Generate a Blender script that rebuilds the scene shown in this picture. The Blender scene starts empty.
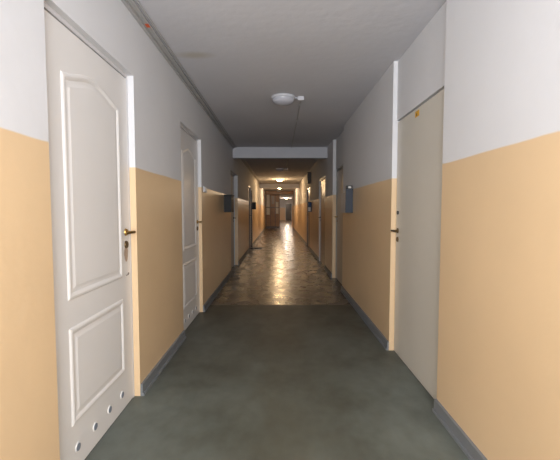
import bpy, bmesh, math
from mathutils import Vector, Matrix
PI = math.pi
col = bpy.context.scene.collection

# ------------------------------------------------------------------ materials
def lin(c):
    return tuple(((v/255)/12.92 if v/255 <= 0.04045 else ((v/255+0.055)/1.055)**2.4) for v in c)+(1,)

def mat(name, rgb, rough=0.6, metal=0.0, var=0.06, scale=6.0, bump=0.0, bscale=60.0, emis=None, estr=0.0, alpha=None, trans=0.0, spec=None):
    m = bpy.data.materials.new(name); m.use_nodes = True
    nt = m.node_tree; N = nt.nodes; L = nt.links
    b = N['Principled BSDF']
    b.inputs['Roughness'].default_value = rough
    b.inputs['Metallic'].default_value = metal
    if spec is not None: b.inputs['Specular IOR Level'].default_value = spec
    tc = N.new('ShaderNodeTexCoord')
    nz = N.new('ShaderNodeTexNoise'); nz.inputs['Scale'].default_value = scale; nz.inputs['Detail'].default_value = 4
    L.new(tc.outputs['Object'], nz.inputs['Vector'])
    rp = N.new('ShaderNodeValToRGB')
    c = lin(rgb)
    rp.color_ramp.elements[0].position = 0.3; rp.color_ramp.elements[1].position = 0.7
    rp.color_ramp.elements[0].color = tuple(v*(1-var) for v in c[:3])+(1,)
    rp.color_ramp.elements[1].color = tuple(min(1, v*(1+var)) for v in c[:3])+(1,)
    L.new(nz.outputs['Fac'], rp.inputs['Fac']); L.new(rp.outputs['Color'], b.inputs['Base Color'])
    if bump:
        n2 = N.new('ShaderNodeTexNoise'); n2.inputs['Scale'].default_value = bscale
        bp = N.new('ShaderNodeBump'); bp.inputs['Strength'].default_value = bump; bp.inputs['Distance'].default_value = 0.01
        L.new(tc.outputs['Object'], n2.inputs['Vector']); L.new(n2.outputs['Fac'], bp.inputs['Height']); L.new(bp.outputs['Normal'], b.inputs['Normal'])
    if emis:
        b.inputs['Emission Color'].default_value = lin(emis); b.inputs['Emission Strength'].default_value = estr
    if trans: b.inputs['Transmission Weight'].default_value = trans
    return m

def wall_material():
    m = bpy.data.materials.new('two tone wall paint'); m.use_nodes = True
    nt = m.node_tree; N = nt.nodes; L = nt.links; b = N['Principled BSDF']
    g = N.new('ShaderNodeNewGeometry'); sx = N.new('ShaderNodeSeparateXYZ'); L.new(g.outputs['Position'], sx.inputs[0])
    nz = N.new('ShaderNodeTexNoise'); nz.inputs['Scale'].default_value = 3.0; nz.inputs['Detail'].default_value = 3
    L.new(g.outputs['Position'], nz.inputs['Vector'])
    wob = N.new('ShaderNodeMath'); wob.operation = 'MULTIPLY_ADD'; wob.inputs[1].default_value = 0.012
    L.new(nz.outputs['Fac'], wob.inputs[0]); L.new(sx.outputs['Z'], wob.inputs[2])
    lt = N.new('ShaderNodeMapRange'); lt.inputs['From Min'].default_value = 1.637; lt.inputs['From Max'].default_value = 1.645
    L.new(wob.outputs[0], lt.inputs['Value'])
    def var(c, k):
        n = N.new('ShaderNodeTexNoise'); n.inputs['Scale'].default_value = 1.7; n.inputs['Detail'].default_value = 5
        L.new(g.outputs['Position'], n.inputs['Vector'])
        r = N.new('ShaderNodeValToRGB'); r.color_ramp.elements[0].position = .3; r.color_ramp.elements[1].position = .7
        c = lin(c)
        r.color_ramp.elements[0].color = tuple(v*(1-k) for v in c[:3])+(1,)
        r.color_ramp.elements[1].color = tuple(min(1, v*(1+k)) for v in c[:3])+(1,)
        L.new(n.outputs['Fac'], r.inputs['Fac']); return r
    a = var(CREAM, .03); w = var(WHITE, .02)
    mx = N.new('ShaderNodeMix'); mx.data_type = 'RGBA'
    L.new(lt.outputs[0], mx.inputs['Factor']); L.new(a.outputs['Color'], mx.inputs['A']); L.new(w.outputs['Color'], mx.inputs['B'])
    L.new(mx.outputs['Result'], b.inputs['Base Color'])
    rr = N.new('ShaderNodeMapRange'); rr.inputs['To Min'].default_value = 0.33; rr.inputs['To Max'].default_value = 0.75
    L.new(lt.outputs[0], rr.inputs['Value']); L.new(rr.outputs[0], b.inputs['Roughness'])
    n2 = N.new('ShaderNodeTexNoise'); n2.inputs['Scale'].default_value = 9; n2.inputs['Detail'].default_value = 6
    L.new(g.outputs['Position'], n2.inputs['Vector'])
    bp = N.new('ShaderNodeBump'); bp.inputs['Strength'].default_value = .22; bp.inputs['Distance'].default_value = .01
    L.new(n2.outputs['Fac'], bp.inputs['Height']); L.new(bp.outputs['Normal'], b.inputs['Normal'])
    return m

def ceiling_material():
    m = mat('ceiling whitewash', (204, 204, 209), .9, var=.03, scale=1.2, bump=.25, bscale=14)
    nt = m.node_tree; N = nt.nodes; L = nt.links; b = N['Principled BSDF']
    src = b.inputs['Base Color'].links[0].from_socket
    g = N.new('ShaderNodeNewGeometry')
    mp = N.new('ShaderNodeMapping'); mp.inputs['Location'].default_value = (.74/.14, -3.25/.06, 0)
    mp.inputs['Scale'].default_value = (1/.14, 1/.06, 0)
    L.new(g.outputs['Position'], mp.inputs['Vector'])
    ln = N.new('ShaderNodeVectorMath'); ln.operation = 'LENGTH'; L.new(mp.outputs[0], ln.inputs[0])
    mr = N.new('ShaderNodeMapRange'); mr.inputs['From Min'].default_value = .4; mr.inputs['From Max'].default_value = 1.5
    mr.inputs['To Min'].default_value = .45; mr.inputs['To Max'].default_value = 0
    L.new(ln.outputs['Value'], mr.inputs['Value'])
    mx = N.new('ShaderNodeMix'); mx.data_type = 'RGBA'; mx.inputs['B'].default_value = lin((170, 158, 130))
    L.new(mr.outputs[0], mx.inputs['Factor']); L.new(src, mx.inputs['A']); L.new(mx.outputs['Result'], b.inputs['Base Color'])
    return m

def floor_material():
    m = bpy.data.materials.new('worn linoleum'); m.use_nodes = True
    nt = m.node_tree; N = nt.nodes; L = nt.links; b = N['Principled BSDF']
    g = N.new('ShaderNodeNewGeometry'); s = N.new('ShaderNodeSeparateXYZ'); L.new(g.outputs['Position'], s.inputs[0])
    def noise(sc, det, sx=1, sy=1):
        mp = N.new('ShaderNodeMapping'); mp.inputs['Scale'].default_value = (sx, sy, 1)
        L.new(g.outputs['Position'], mp.inputs['Vector'])
        n = N.new('ShaderNodeTexNoise'); n.inputs['Scale'].default_value = sc; n.inputs['Detail'].default_value = det
        L.new(mp.outputs[0], n.inputs['Vector']); return n.outputs['Fac']
    def ramp(f, c0, c1, p0=.3, p1=.7):
        r = N.new('ShaderNodeValToRGB'); r.color_ramp.elements[0].position = p0; r.color_ramp.elements[1].position = p1
        r.color_ramp.elements[0].color = lin(c0); r.color_ramp.elements[1].color = lin(c1)
        L.new(f, r.inputs['Fac']); return r.outputs['Color']
    def mix(f, a, c):
        x = N.new('ShaderNodeMix'); x.data_type = 'RGBA'
        if hasattr(f, 'links'): L.new(f, x.inputs['Factor'])
        else: x.inputs['Factor'].default_value = f
        L.new(a, x.inputs['A'])
        if isinstance(c, tuple): x.inputs['B'].default_value = c
        else: L.new(c, x.inputs['B'])
        return x.outputs['Result']
    def mrange(v, a, b_, c, d):
        r = N.new('ShaderNodeMapRange'); r.inputs['From Min'].default_value = a; r.inputs['From Max'].default_value = b_
        r.inputs['To Min'].default_value = c; r.inputs['To Max'].default_value = d
        L.new(v, r.inputs['Value']); return r.outputs[0]
    def math_(op, a, c):
        x = N.new('ShaderNodeMath'); x.operation = op
        for i, v in enumerate((a, c)):
            if isinstance(v, (int, float)): x.inputs[i].default_value = v
            else: L.new(v, x.inputs[i])
        return x.outputs[0]
    near = ramp(noise(1.8, 6, 1, .85), (66, 68, 59), (112, 119, 112), .3, .7)
    fine = ramp(noise(9, 5, 1.2, .9), (70, 70, 60), (116, 121, 114))
    near = mix(.25, near, fine)
    # traffic wear: browner, darker track where people walk
    ax = math_('ABSOLUTE', math_('ADD', s.outputs['X'], -.05), 0)
    tr = mrange(ax, .1, .75, .55, 0)
    tr = math_('MULTIPLY', tr, mrange(noise(2.2, 4, 1, .35), .3, .55, .4, 1))
    near = mix(tr, near, lin((80, 74, 56)))
    near = mix(mrange(s.outputs['Y'], 2.6, 4.8, 0, .7), near, lin((72, 68, 58)))  # separate tone: darker and browner along the length, up to the far section
    far = ramp(noise(3, 6, 1, .5), (70, 61, 53), (92, 80, 70))
    isfar = mrange(s.outputs['Y'], 5.0, 5.04, 0, 1)
    c = mix(isfar, near, far)
    for y0, w, cc in ((5.04, .016, (112, 102, 86)), (10.6, .02, (72, 60, 50)), (7.3, .006, (80, 70, 60))):
        d = math_('ABSOLUTE', math_('ADD', s.outputs['Y'], -y0), 0)
        c = mix(mrange(d, w*.6, w, .8, 0), c, lin(cc))
    L.new(c, b.inputs['Base Color'])
    r0 = mrange(noise(5, 5, 1, .6), .3, .7, .48, .62)
    r1 = mrange(noise(5, 6, 1, .7), .3, .7, .20, .34)
    rm = N.new('ShaderNodeMix'); L.new(isfar, rm.inputs['Factor']); L.new(r0, rm.inputs['A']); L.new(r1, rm.inputs['B'])
    L.new(rm.outputs['Result'], b.inputs['Roughness'])
    bp = N.new('ShaderNodeBump'); bp.inputs['Strength'].default_value = .16; bp.inputs['Distance'].default_value = .01
    L.new(noise(15, 3, 1, .7), bp.inputs['Height']); L.new(bp.outputs['Normal'], b.inputs['Normal'])
    return m

CREAM = (226, 196, 156); WHITE = (218, 218, 220)
M = {}
M['wall'] = wall_material(); M['ceiling'] = ceiling_material(); M['floor'] = floor_material()
M['beam'] = mat('beam whitewash', (205, 206, 212), .8, var=.02)
M['base'] = mat('grey skirting', (122, 125, 128), .5, var=.04)
M['door'] = mat('white door lacquer', (232, 229, 226), .30, var=.012, scale=2)
M['door_r'] = mat('greyish flat door lacquer', (214, 208, 196), .38, var=.015, scale=3)
M['door_far'] = mat('glossy dull beige door', (176, 160, 140), .3, var=.03)
M['door_brown'] = mat('glossy brown door', (150, 118, 84), .32, var=.05)
M['door_dark'] = mat('dark door', (62, 55, 50), .3)
M['frame'] = mat('door frame paint', (214, 212, 214), .4, var=.02)
M['frame_r'] = mat('grey frame edge', (150, 148, 146), .5)
M['brass'] = mat('worn brass', (176, 142, 82), .28, 1.0, var=.15, scale=40)
M['darkbrass'] = mat('tarnished brass', (92, 74, 48), .4, .9, var=.2, scale=40)
M['black'] = mat('black metal', (24, 24, 27), .4)
M['hole'] = mat('vent hole grey', (128, 136, 148), .6)
M['bare'] = mat('bare rubbed wood', (184, 160, 140), .7, var=.12, scale=30)
M['scuff'] = mat('dark scuff', (120, 112, 108), .7)
M['yellow'] = mat('yellow plate', (222, 168, 40), .5)
M['orange'] = mat('orange sticker', (214, 92, 40), .6)
M['box'] = mat('dark grey letterbox metal', (20, 20, 23), .6)
M['blue'] = mat('slate blue plastic', (36, 46, 62), .5)
M['clear'] = mat('pale acrylic', (190, 184, 180), .5)
M['paper'] = mat('paper', (226, 224, 220), .8, var=.02)
M['bluepaper'] = mat('blue notice', (60, 88, 130), .6)
M['trunk'] = mat('plastic trunking', (176, 175, 174), .5, var=.02)
M['plastic'] = mat('white plastic', (206, 207, 212), .4, var=.02)
M['dome'] = mat('unlit opal dome', (198, 199, 208), .25, var=.02)
M['lit'] = mat('lit opal dome', (255, 236, 200), .4, emis=(255, 214, 150), estr=40)
M['wood'] = mat('brown wooden panelling', (136, 98, 62), .4, var=.15, scale=5)
M['woodgrey'] = mat('greyed glazed panel', (134, 118, 108), .3, var=.1)
M['win'] = mat('window frame white', (225, 225, 225), .4)
M['post'] = mat('dark brown case', (78, 64, 50), .5)

# ------------------------------------------------------------------ helpers
def box(bm, x0, x1, y0, y1, z0, z1, bev=0.0):
    vs = [bm.verts.new((x, y, z)) for x in (x0, x1) for y in (y0, y1) for z in (z0, z1)]
    fs = []
    for q in ((0,1,3,2), (4,6,7,5), (0,4,5,1), (2,3,7,6), (0,2,6,4), (1,5,7,3)):
        fs.append(bm.faces.new([vs[i] for i in q]))
    if bev:
        es = list({e for f in fs for e in f.edges})
        bmesh.ops.bevel(bm, geom=es, offset=bev, segments=2, affect='EDGES', profile=.6)

def tube(bm, p0, p1, r0, r1=None, seg=14):
    r1 = r0 if r1 is None else r1
    p0 = Vector(p0); p1 = Vector(p1); d = (p1-p0).normalized()
    a = d.orthogonal().normalized(); c = d.cross(a)
    A = []; B = []
    for i in range(seg):
        t = 2*PI*i/seg; o = a*math.cos(t)+c*math.sin(t)
        A.append(bm.verts.new(p0+o*r0)); B.append(bm.verts.new(p1+o*r1))
    for i in range(seg):
        bm.faces.new((A[i], A[(i+1) % seg], B[(i+1) % seg], B[i]))
    bm.faces.new(A[::-1]); bm.faces.new(B)

def lathe_z(bm, prof, seg=40, c=(0,0,0)):
    rings = []
    for r, z in prof:
        if r < 1e-5: rings.append([bm.verts.new((c[0], c[1], c[2]+z))])
        else: rings.append([bm.verts.new((c[0]+r*math.cos(2*PI*i/seg), c[1]+r*math.sin(2*PI*i/seg), c[2]+z)) for i in range(seg)])
    for A, B in zip(rings, rings[1:]):
        for i in range(seg):
            j = (i+1) % seg
            if len(A) == 1: bm.faces.new((A[0], B[i], B[j]))
            elif len(B) == 1: bm.faces.new((A[i], A[j], B[0]))
            else: bm.faces.new((A[i], A[j], B[j], B[i]))

def obj(name, bm, m, parent=None, smooth=False, loc=None):
    bmesh.ops.recalc_face_normals(bm, faces=bm.faces)
    me = bpy.data.meshes.new(name); bm.to_mesh(me); bm.free()
    if smooth:
        for p in me.polygons: p.use_smooth = True
    me.materials.append(M[m] if isinstance(m, str) else m)
    o = bpy.data.objects.new(name, me); col.objects.link(o)
    if parent: o.parent = parent
    if loc: o.location = loc
    return o

def tag(o, label, cat, group=None, kind=None):
    o['label'] = label; o['category'] = cat
    if group: o['group'] = group
    if kind: o['kind'] = kind
    return o

def thing(name, label, cat, loc=(0,0,0), rz=0, group=None, kind=None):
    o = bpy.data.objects.new(name, None); col.objects.link(o)
    o.location = loc; o.rotation_euler = (0, 0, rz); o.empty_display_size = .1
    return tag(o, label, cat, group, kind)

def boxobj(name, m, parent, *b, bev=0.0):
    bm = bmesh.new(); box(bm, *b, bev=bev); return obj(name, bm, m, parent)

def struct(name, bm, m, label, cat):
    return tag(obj(name, bm, m), label, cat, kind='structure')

def dup(root, loc, label, group=None, rz=None):
    r = root.copy(); col.objects.link(r); r.location = loc; r['label'] = label
    if rz is not None: r.rotation_euler = (0, 0, rz)
    if group: r['group'] = group
    for ch in list(root.children):
        c = ch.copy(); col.objects.link(c); c.parent = r
        for g in list(ch.children):
            d = g.copy(); col.objects.link(d); d.parent = c
    return r

# ------------------------------------------------------------------ dimensions (metres)
XL, XR, ZC = -1.0, 1.05, 2.70
YB, YP, YE = -1.15, 27.0, 47.0
LD = [(1.585, 2.53, 2.26), (3.71, 4.67, 2.24), (7.5, 8.75, 2.17)]
LD4 = (11.9, 12.75, 2.17)
RD = [(2.33, 3.37, 2.16), (5.93, 7.05, 2.12), (8.2, 9.45, 2.14), (12.3, 13.6, 2.14)]

# ------------------------------------------------------------------ shell
bm = bmesh.new(); box(bm, -1.6, 2.6, YB-.3, YE+.3, -.1, 0)
struct('floor', bm, 'floor', 'worn grey-green corridor floor turning brown and glossy further along', 'floor')
bm = bmesh.new(); box(bm, -1.6, 2.6, YB-.3, YE+.3, ZC, ZC+.1)
struct('ceiling', bm, 'ceiling', 'flat whitewashed ceiling with a faint stain near the left side', 'ceiling')

bm = bmesh.new(); y = YB
for (a, b, h) in LD+[LD4]:
    box(bm, XL-.3, XL, y, a, 0, ZC); box(bm, XL-.3, XL, a, b, h, ZC); y = b
box(bm, XL-.3, XL, y, YP, 0, ZC)
struct('wall_left', bm, 'wall', 'left corridor wall, glossy cream below and white above', 'wall')
bm = bmesh.new(); y = YB
for i, (a, b, h) in enumerate(RD):
    box(bm, XR, XR+.3, y, a, 0, ZC)
    box(bm, XR+(.038, .055, 0, 0)[i], XR+.3, a, b, h, ZC); y = b
box(bm, XR, XR+.3, y, YP, 0, ZC)
struct('wall_right', bm, 'wall', 'right corridor wall, cream below and white above, with full-height door niches', 'wall')

# wall behind the camera with its window, where the daylight enters
bm = bmesh.new()
box(bm, XL, XR, YB-.2, YB, 0, .75); box(bm, XL, XR, YB-.2, YB, 2.45, ZC)
box(bm, XL, -.85, YB-.2, YB, .75, 2.45); box(bm, .9, XR, YB-.2, YB, .75, 2.45)
struct('wall_back', bm, 'wall', 'end wall behind the camera around the daylight window', 'wall')
w = thing('window_1', 'white framed window in the end wall behind the camera', 'window', (.025, YB-.1, .75), kind='structure')
bm = bmesh.new()
for x in (-.86, -.02, .82): box(bm, x, x+.045, -.03, .03, .0, 1.7)
box(bm, -.86, .865, -.03, .03, 0, .05); box(bm, -.86, .865, -.03, .03, 1.65, 1.7)
obj('window_frame', bm, 'win', w)

# partition half closing the corridor far away, and the lit hall past it
bm = bmesh.new(); box(bm, XL, .06, YP, YP+.12, 0, ZC)
struct('wall_partition', bm, 'wood', 'brown panelled partition closing the left half of the far corridor', 'wall')
bm = bmesh.new(); box(bm, .06, XR+.3, YP, YP+.12, 2.38, ZC); box(bm, .98, XR+.3, YP, YP+.12, 0, 2.38)
struct('wall_far', bm, 'wall', 'wall and lintel around the far opening beside the brown partition', 'wall')
bm = bmesh.new(); box(bm, -.2, -.05, YP+.12, YE, 0, ZC); box(bm, 2.1, 2.3, YP+.12, YE, 0, ZC)
box(bm, XR+.3, 2.3, YP-.05, YP+.12, 0, ZC)
struct('wall_hall', bm, 'wall', 'side walls of the bright hall beyond the far opening', 'wall')
bm = bmesh.new(); box(bm, -.05, .84, YE, YE+.2, 0, ZC); box(bm, 1.66, 2.1, YE, YE+.2, 0, ZC); box(bm, .84, 1.66, YE, YE+.2, 2.2, ZC)
struct('wall_end', bm, 'wall', 'end wall at the very far end around a dark door', 'wall')

for n, (y0, y1, zb) in enumerate(((7.9, 8.12, 2.47), (18.9, 19.1, 2.48), (26.0, 26.2, 2.46))):
    bm = bmesh.new(); box(bm, XL, XR, y0, y1, zb, ZC)
    struct('trim_%d' % (n+1), bm, 'beam' if n < 2 else 'wood', ['nearest white ceiling beam crossing the corridor', 'second ceiling beam, between the two lit lamps',
            'dark ceiling beam above the brown partition'][n], 'beam')

def baseboard(name, side, spans, label):
    bm = bmesh.new()
    for a, b in spans:
        x = XL if side < 0 else XR
        x0, x1 = (x, x+.018) if side < 0 else (x-.018, x)
        box(bm, x0, x1, a, b, 0, .085)
        # small quarter round foot
        x0, x1 = (x+.018, x+.028) if side < 0 else (x-.028, x-.018)
        box(bm, x0, x1, a, b, 0, .02)
    struct(name, bm, 'base', label, 'baseboard')
baseboard('baseboard_left', -1, [(YB, 1.585), (2.53, 3.71), (4.67, 7.5), (8.75, 11.9), (12.75, YP)], 'grey skirting board along the left wall')
baseboard('baseboard_right', 1, [(YB, 2.33), (3.37, 5.93), (7.05, 8.2), (9.45, 12.3), (13.6, YP)], 'grey skirting board along the right wall')

# ------------------------------------------------------------------ doors
# local frame: u along +y (from hinge jamb, centred), front face towards +x, z up
def offset_poly(P, d):
    n = len(P); out = []
    for i in range(n):
        a = Vector(P[i-1]); b = Vector(P[i]); c = Vector(P[(i+1) % n])
        t1 = (b-a).normalized(); t2 = (c-b).normalized()
        n1 = Vector((-t1.y, t1.x)); n2 = Vector((-t2.y, t2.x))
        m = n1+n2
        k = d/max(.35, (1+n1.dot(n2))) if m.length > 1e-6 else 0
        out.append(b+m*k)
    return out

def panel_mesh(bm, P, x):      # P counter-clockwise outline in (u, z)
    prof = [(0, 0), (.007, .007), (.017, .009), (.027, .006), (.036, .001), (.05, .0015), (.066, .005)]
    rings = []
    for d, h in prof:
        rings.append([bm.verts.new((x+h, p[0], p[1])) for p in offset_poly(P, d)])
    n = len(P)
    for A, B in zip(rings, rings[1:]):
        for i in range(n): bm.faces.new((A[i], A[(i+1) % n], B[(i+1) % n], B[i]))
    bm.faces.new(rings[-1])

def arched(u0, u1, z0, zs, rise):
    P = [(u0, z0), (u1, z0), (u1, zs)]
    n = 22
    for i in range(1, n):
        t = i/n; u = u1+(u0-u1)*t
        s = .5-.5*math.cos(2*PI*t)
        P.append((u, zs+rise*(s**.8)))
    P.append((u0, zs))
    return P

def moulded_door(name, label, loc, w, h, sh=0.0):
    r = thing(name, label, 'door', loc, kind='structure')
    f = .022; hw = w/2
    bm = bmesh.new(); box(bm, -.045, 0, -hw+f, hw-f, .006, h-f-.008)
    leaf = obj('door_leaf', bm, 'door', r)
    bm = bmesh.new()
    box(bm, -.05, .004, -hw, -hw+f-.002, 0, h); box(bm, -.05, .001, hw-f+.002, hw, 0, h); box(bm, -.05, .004, -hw+f, hw-f, h-f, h)
    obj('door_frame', bm, 'frame', r)
    for pts, nm in ((arched(-.31+sh, .31+sh, .89, h-.255, .065), 'arched_panel'), ([(-.31+sh, .25), (.31+sh, .25), (.31+sh, .75), (-.31+sh, .75)], 'lower_panel')):
        bm = bmesh.new(); panel_mesh(bm, pts, .0005); obj(nm, bm, 'door', leaf)
    for k in range(4):
        u = -.262+.175*k+sh
        bm = bmesh.new(); tube(bm, (0, u, .115), (.004, u, .115), .026, .024, 20)
        v = obj('vent_ring', bm, 'door', leaf)
        bm = bmesh.new(); tube(bm, (.0035, u, .115), (.0052, u, .115), .019, .019, 20)
        obj('vent_hole', bm, 'hole', leaf)
    u = hw-.085
    hd = None
    bm = bmesh.new(); tube(bm, (0, u, 1.19), (.009, u, 1.19), .026, .022, 20)
    tube(bm, (.009, u, 1.19), (.055, u, 1.19), .009)
    tube(bm, (.055, u+.008, 1.19), (.06, u-.05, 1.192), .010, .009); tube(bm, (.06, u-.05, 1.192), (.054, u-.12, 1.186), .009, .007)
    obj('door_handle', bm, 'brass', leaf, smooth=False)
    bm = bmesh.new(); tube(bm, (0, u, 1.105), (.008, u, 1.105), .027, .024, 20)
    kp = obj('keyhole_plate', bm, 'darkbrass', leaf)
    return r, leaf, u

d1, leaf1, u1 = moulded_door('door_1', 'nearest white moulded door on the left with arched panel and brass handle', (XL-.042, 2.0575, 0), .945, 2.26, .0075)
bm = bmesh.new()
P = []
for i in range(18):
    t = 2*PI*i/18; P.append(bm.verts.new((.0012, u1+.03*math.cos(t)*(1.1 if math.sin(t) > 0 else .9)-.003, 1.04+.052*math.sin(t))))
bm.faces.new(P); obj('rubbed_patch', bm, 'bare', leaf1)
bm = bmesh.new(); box(bm, .0005, .0018, u1-.01, u1+.03, .892, .898); box(bm, .0005, .0018, u1+.018, u1+.038, .898, .908); obj('scuff_mark', bm, 'scuff', leaf1)
d2, leaf2, u2 = moulded_door('door_2', 'second white moulded door on the left, after the cream wall section', (XL-.042, 4.19, 0), .96, 2.24)

def flat_door(name, label, loc, w, h, m, rz=0, fm=None, handle='darkbrass', hz=1.15, upper=False, uh=None, fw=.03, proj=.03):
    r = thing(name, label, 'door', loc, rz, kind='structure')
    hw = w/2; f = fw if fm else .006
    leaf = boxobj('door_leaf', m, r, -.045, 0, -hw+f+.003, hw-f-.003, .006, h-f-.005, bev=.002)
    if fm:
        bm = bmesh.new()
        box(bm, -.05, proj, -hw, -hw+f, 0, h); box(bm, -.05, proj, hw-f, hw, 0, h); box(bm, -.05, proj, -hw+f, hw-f, h-f, h)
        obj('door_frame', bm, fm, r)
    u = uh if uh is not None else hw-.07
    s = -1 if u > 0 else 1
    if handle:
        bm = bmesh.new(); tube(bm, (0, u, hz), (.01, u, hz), .024, .02, 18); tube(bm, (.01, u, hz), (.055, u, hz), .008)
        tube(bm, (.055, u-.008*s, hz), (.055, u+.11*s, hz-.003), .009, .007); obj('door_handle', bm, handle, leaf)
        bm = bmesh.new(); tube(bm, (0, u, hz-.08), (.009, u, hz-.08), .024, .021, 18); obj('keyhole_plate', bm, handle, leaf)
    if upper:
        bm = bmesh.new(); tube(bm, (0, u, 1.315), (.010, u, 1.315), .018, .016, 16); obj('upper_lock', bm, 'black', leaf)
    return r, leaf

# right-hand side doors face -x : rotate 180 deg (local +u becomes -y)
r1, lr1 = flat_door('door_4', 'nearest right-hand door, flat greyish white with a small yellow plate', (XR+.044, 2.85, 0), 1.036, 2.155, 'door_r', PI, upper=True, uh=-.455)
pl = boxobj('number_plate', 'yellow', lr1, 0, .002, -.08, 0, 2.077, 2.123, bev=.0006)
# the plate carries a small dark mark too small to read
bm = bmesh.new(); box(bm, .002, .0028, -.055, -.042, 2.085, 2.105); obj('plate_mark', bm, 'darkbrass', pl)
r2, _ = flat_door('door_5', 'second right-hand door, glossy, behind the slate blue wall holder', (XR+.075, 6.49, 0), 1.11, 2.11, 'door_far', PI, uh=-.47, handle='brass', hz=1.21, fm='frame_r', fw=.03, proj=.01)
r3, _ = flat_door('door_6', 'third right-hand door, just past the nearest ceiling beam', (XR+.03, 8.825, 0), 1.25, 2.14, 'door_brown', PI, fm='frame', uh=-.5, fw=.06, proj=.02)
r4, _ = flat_door('door_7', 'fourth right-hand door, brown, by the blue notice box', (XR+.04, 12.95, 0), 1.3, 2.14, 'door_brown', PI, fm='door_dark', uh=-.5, fw=.06, proj=.03)
l3, _ = flat_door('door_3', 'third left-hand door with a broad white frame, beside the dark letterbox', (XL-.09, 8.125, 0), 1.25, 2.17, 'door_far', 0, fm='frame', fw=.03, proj=.02, uh=.5)
l4, _ = flat_door('door_8', 'fourth left-hand door, brown, beside the thin dark post', (XL-.04, 12.325, 0), .85, 2.17, 'door_brown', 0, fm='door_dark', fw=.05, proj=.03, uh=.33)
e, _ = flat_door('door_9', 'dark door at the very far end of the corridor', (1.25, YE+.06, 0), .82, 2.2, 'door_dark', -PI/2, fm='frame', fw=.04, handle='brass')

# ------------------------------------------------------------------ ceiling lamps
def lamp(lit, label, loc, first=None, group=None, boxed=True):
    t = thing('ceiling_lamp', label, 'lamp', loc, group=group)
    bm = bmesh.new(); lathe_z(bm, [(0, 0), (.140, 0), (.145, -.008), (.145, -.026), (.136, -.03), (0, -.03)]); obj('lamp_base', bm, 'plastic', t, smooth=False)
    bm = bmesh.new()
    pr = [(.134, -.030)]+[((.134)*math.cos(a*PI/24), -.030-.068*math.sin(a*PI/24)) for a in range(1, 12)]+[(0, -.098)]
    lathe_z(bm, pr); obj('lamp_shade', bm, 'lit' if lit else 'dome', t, smooth=True)
    if boxed:
        bm = bmesh.new(); box(bm, .175, .25, -.033, .033, -.045, 0, bev=.004); jb = obj('junction_box', bm, 'plastic', t)
        bm = bmesh.new(); tube(bm, (.14, 0, -.012), (.176, 0, -.012), .008); obj('cable_stub', bm, 'plastic', t)
    return t
z = ZC
lamp(False, 'nearest round ceiling lamp, unlit, with junction box at its right', (.05, 4.42, z))
lamp(False, 'unlit round ceiling lamp just past the nearest beam', (.03, 11.9, z))
lamp(True, 'nearer of the two glowing round ceiling lamps', (.03, 16.0, z))
lamp(True, 'glowing round ceiling lamp beyond the second beam', (.03, 21.6, z))
lamp(False, 'small unlit ceiling lamp over the brown partition', (-.03, 25.2, z), boxed=False)
lamp(True, 'farthest glowing lamp, in the hall beyond the opening', (.85, 41, z), boxed=False)

bm = bmesh.new(); tube(bm, (.27, 4.454, z-.008), (.27, 7.9, z-.008), .0075)
for y in (4.7, 5.5, 6.4, 7.4): box(bm, .257, .283, y, y+.02, z-.018, z)
tag(obj('ceiling_cable', bm, 'trunk'), 'thin ceiling cable running from the nearest lamp to the beam', 'cable')
bm = bmesh.new(); tube(bm, (.245, 8.12, z-.008), (.245, 11.86, z-.008), .0075); tube(bm, (.245, 11.94, z-.008), (.245, 15.96, z-.008), .0075)
tag(obj('ceiling_cable', bm, 'trunk'), 'thin ceiling cable past the beam leading to the glowing lamp', 'cable')

def trunking(y0, y1, label):
    t = thing('cable_trunking', label, 'trunking', (XL, y0, ZC)); L_ = y1-y0
    boxobj('wall_channel', 'trunk', t, 0, .022, 0, L_, -.036, 0, bev=.002)
    boxobj('ceiling_channel', 'trunk', t, .024, .06, 0, L_, -.018, 0, bev=.002)
    bm = bmesh.new(); tube(bm, (.082, 0, -.007), (.082, L_, -.007), .007); obj('cable', bm, 'trunk', t)
    return t
t = trunking(YB+.05, 7.88, 'plastic cable trunking along the top of the near left wall')
trunking(8.14, 18.88, 'cable trunking on the left wall past the nearest beam')
bm = bmesh.new(); box(bm, XL+.03, XL+.056, 2.68, 2.73, ZC-.0195, ZC-.0182); tag(obj('sticker', bm, 'orange'), 'tiny orange sticker on the ceiling trunking above the nearest left door', 'sticker')

# ------------------------------------------------------------------ things on the walls
t = thing('letterbox', 'dark grey letterbox on the left wall before the third door', 'letterbox', (XL, 6.55, 1.30))
boxobj('body', 'box', t, 0, .135, 0, .36, 0, .30, bev=.006)
bm = bmesh.new(); box(bm, 0, .148, -.006, .366, .301, .318, bev=.004); obj('lid', bm, 'box', t)
boxobj('slot', 'black', t, .1352, .137, .05, .31, .24, .255)

t = thing('letterbox', 'small dark letterbox on the left wall just past the thin post', 'letterbox', (XL, 13.3, 1.36))
boxobj('body', 'box', t, 0, .14, 0, .3, 0, .25, bev=.006)
bm = bmesh.new(); box(bm, 0, .15, -.006, .306, .251, .265, bev=.004); obj('lid', bm, 'box', t)

t = thing('light_switch', 'white double switch at the paint line beside the second left door', 'switch', (XL, 4.77, 1.615))
boxobj('plate', 'plastic', t, 0, .012, 0, .19, -.04, .04, bev=.003)
for k in (0, 1): boxobj('rocker', 'plastic', t, .0122, .022, .02+k*.08, .085+k*.08, -.03, .03, bev=.003)

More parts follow.
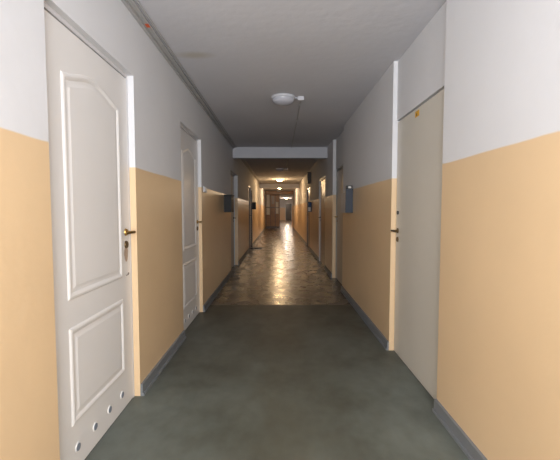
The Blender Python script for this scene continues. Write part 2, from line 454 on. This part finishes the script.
t = thing('document_holder', 'slate blue holder with clear pocket on the right wall by the second door', 'holder', (XR, 5.12, 1.30))
boxobj('side_panel', 'blue', t, -.105, 0, 0, .02, 0, .34, bev=.003)
boxobj('back_panel', 'blue', t, -.012, 0, .0205, .40, 0, .34)
boxobj('pocket', 'clear', t, -.105, -.097, .0205, .40, .0, .29, bev=.002)
boxobj('tray_base', 'blue', t, -.0965, -.0125, .0205, .40, 0, .012)
bm = bmesh.new(); box(bm, -.10, -.012, -.012, .06, .341, .385, bev=.01); obj('top_cap', bm, 'black', t)
bm = bmesh.new(); box(bm, -.07, -.03, -.0155, -.0125, .345, .375); obj('clip', bm, 'paper', t)
bm = bmesh.new(); box(bm, -.08, -.05, .04, .36, .0125, .31); tag(obj('leaflet_stack', bm, 'paper', loc=(XR, 5.12, 1.30)), 'pale leaflets standing in the slate blue wall holder', 'leaflets')

t = thing('notice_box', 'small blue and white notice box on the right wall past the beam', 'notice box', (XR, 11.6, 1.28))
boxobj('box_body', 'blue', t, -.12, 0, 0, .3, 0, .32, bev=.004)
boxobj('blue_notice', 'bluepaper', t, -.10, -.02, -.003, -.0005, .17, .30); boxobj('white_notice', 'paper', t, -.11, -.03, -.003, -.0005, .02, .15)
t = thing('wall_speaker', 'dark box fixed high on the right wall above the notice box', 'speaker', (XR, 12.0, 2.22))
boxobj('case', 'post', t, -.11, 0, 0, .22, 0, .38, bev=.006); boxobj('grille', 'post', t, -.1, -.01, -.004, -.0005, .02, .36)

t = thing('post_stand', 'thin dark upright post with a flat foot at the far left wall', 'post', (-.955, 12.55, 0))
boxobj('upright', 'black', t, -.02, .02, -.02, .02, .036, 2.02, bev=.003)
boxobj('foot', 'black', t, -.025, .36, -.16, .16, 0, .035, bev=.003)

# papers and glazed boards on the partition
for i, (x0, x1, z0, z1, m, lab, nm) in enumerate((
        (-.93, -.70, .99, 2.54, 'paper', 'tall pale poster at the left of the brown partition', 'poster'),
        (-.24, -.05, 1.06, 1.94, 'paper', 'pale poster at the right edge of the brown partition', 'poster'),
        (-.55, -.36, 1.79, 2.39, 'woodgrey', 'greyish notice between the two pale posters', 'notice'))):
    bm = bmesh.new(); box(bm, x0, x1, YP-.012, YP-.002, z0, z1); tag(obj(nm, bm, m), lab, 'poster')
bm = bmesh.new()
for x in (-.99, -.64, -.30, .02): box(bm, x, x+.035, YP-.02, YP, 0, ZC-.01)
box(bm, XL, .055, YP-.024, YP, 0, .12); box(bm, XL, .055, YP-.022, YP, 1.5, 1.56)  # lowest strip: skirting, its dark colour carries the shadow along the base
struct('trim_4', bm, 'door_dark', 'dark mouldings of the brown partition, base shadow put into the bottom strip', 'trim')

# ------------------------------------------------------------------ lights
def area(name, loc, rot, sx, sy, power, color):
    l = bpy.data.lights.new(name, 'AREA'); l.shape = 'RECTANGLE'; l.size = sx; l.size_y = sy; l.energy = power; l.color = color
    o = bpy.data.objects.new(name, l); col.objects.link(o); o.location = loc; o.rotation_euler = rot
    return o
def point(name, loc, power, color, r=.12):
    l = bpy.data.lights.new(name, 'POINT'); l.energy = power; l.color = color; l.shadow_soft_size = r
    o = bpy.data.objects.new(name, l); col.objects.link(o); o.location = loc
area('window_daylight', (.025, YB-.02, 1.6), (PI/2, 0, 0), 1.65, 1.6, 135, (.93, .96, 1.0))
WARM = (1.0, .66, .34)
point('lamp_and_fill_glow', (.03, 16.0, ZC-.2), 30, WARM)
point('lamp_and_fill_glow', (.03, 21.6, ZC-.2), 75, (1, .70, .42))
point('lamp_and_fill_glow', (.85, 41, ZC-.25), 110, (1, .82, .66))
point('lamp_and_fill_glow', (1.2, 32, ZC-.25), 120, (1, .8, .62))  # extra light brightening the hall; no lamp fixture stands here

w = bpy.data.worlds.new('world'); bpy.context.scene.world = w; w.use_nodes = True
w.node_tree.nodes['Background'].inputs[0].default_value = (.6, .7, .85, 1); w.node_tree.nodes['Background'].inputs[1].default_value = .3

# ------------------------------------------------------------------ camera
cam = bpy.data.cameras.new('camera'); cam.sensor_width = 36; cam.lens = 360/560*36; cam.clip_start = .02; cam.clip_end = 200
co = bpy.data.objects.new('camera', cam); col.objects.link(co)
co.location = (0, 0, 1.34); co.rotation_euler = (PI/2-math.atan(20/360), 0, -math.atan(1/360))
sc = bpy.context.scene; sc.camera = co
sc.view_settings.view_transform = 'Standard'; sc.view_settings.look = 'None'; sc.view_settings.exposure = 0
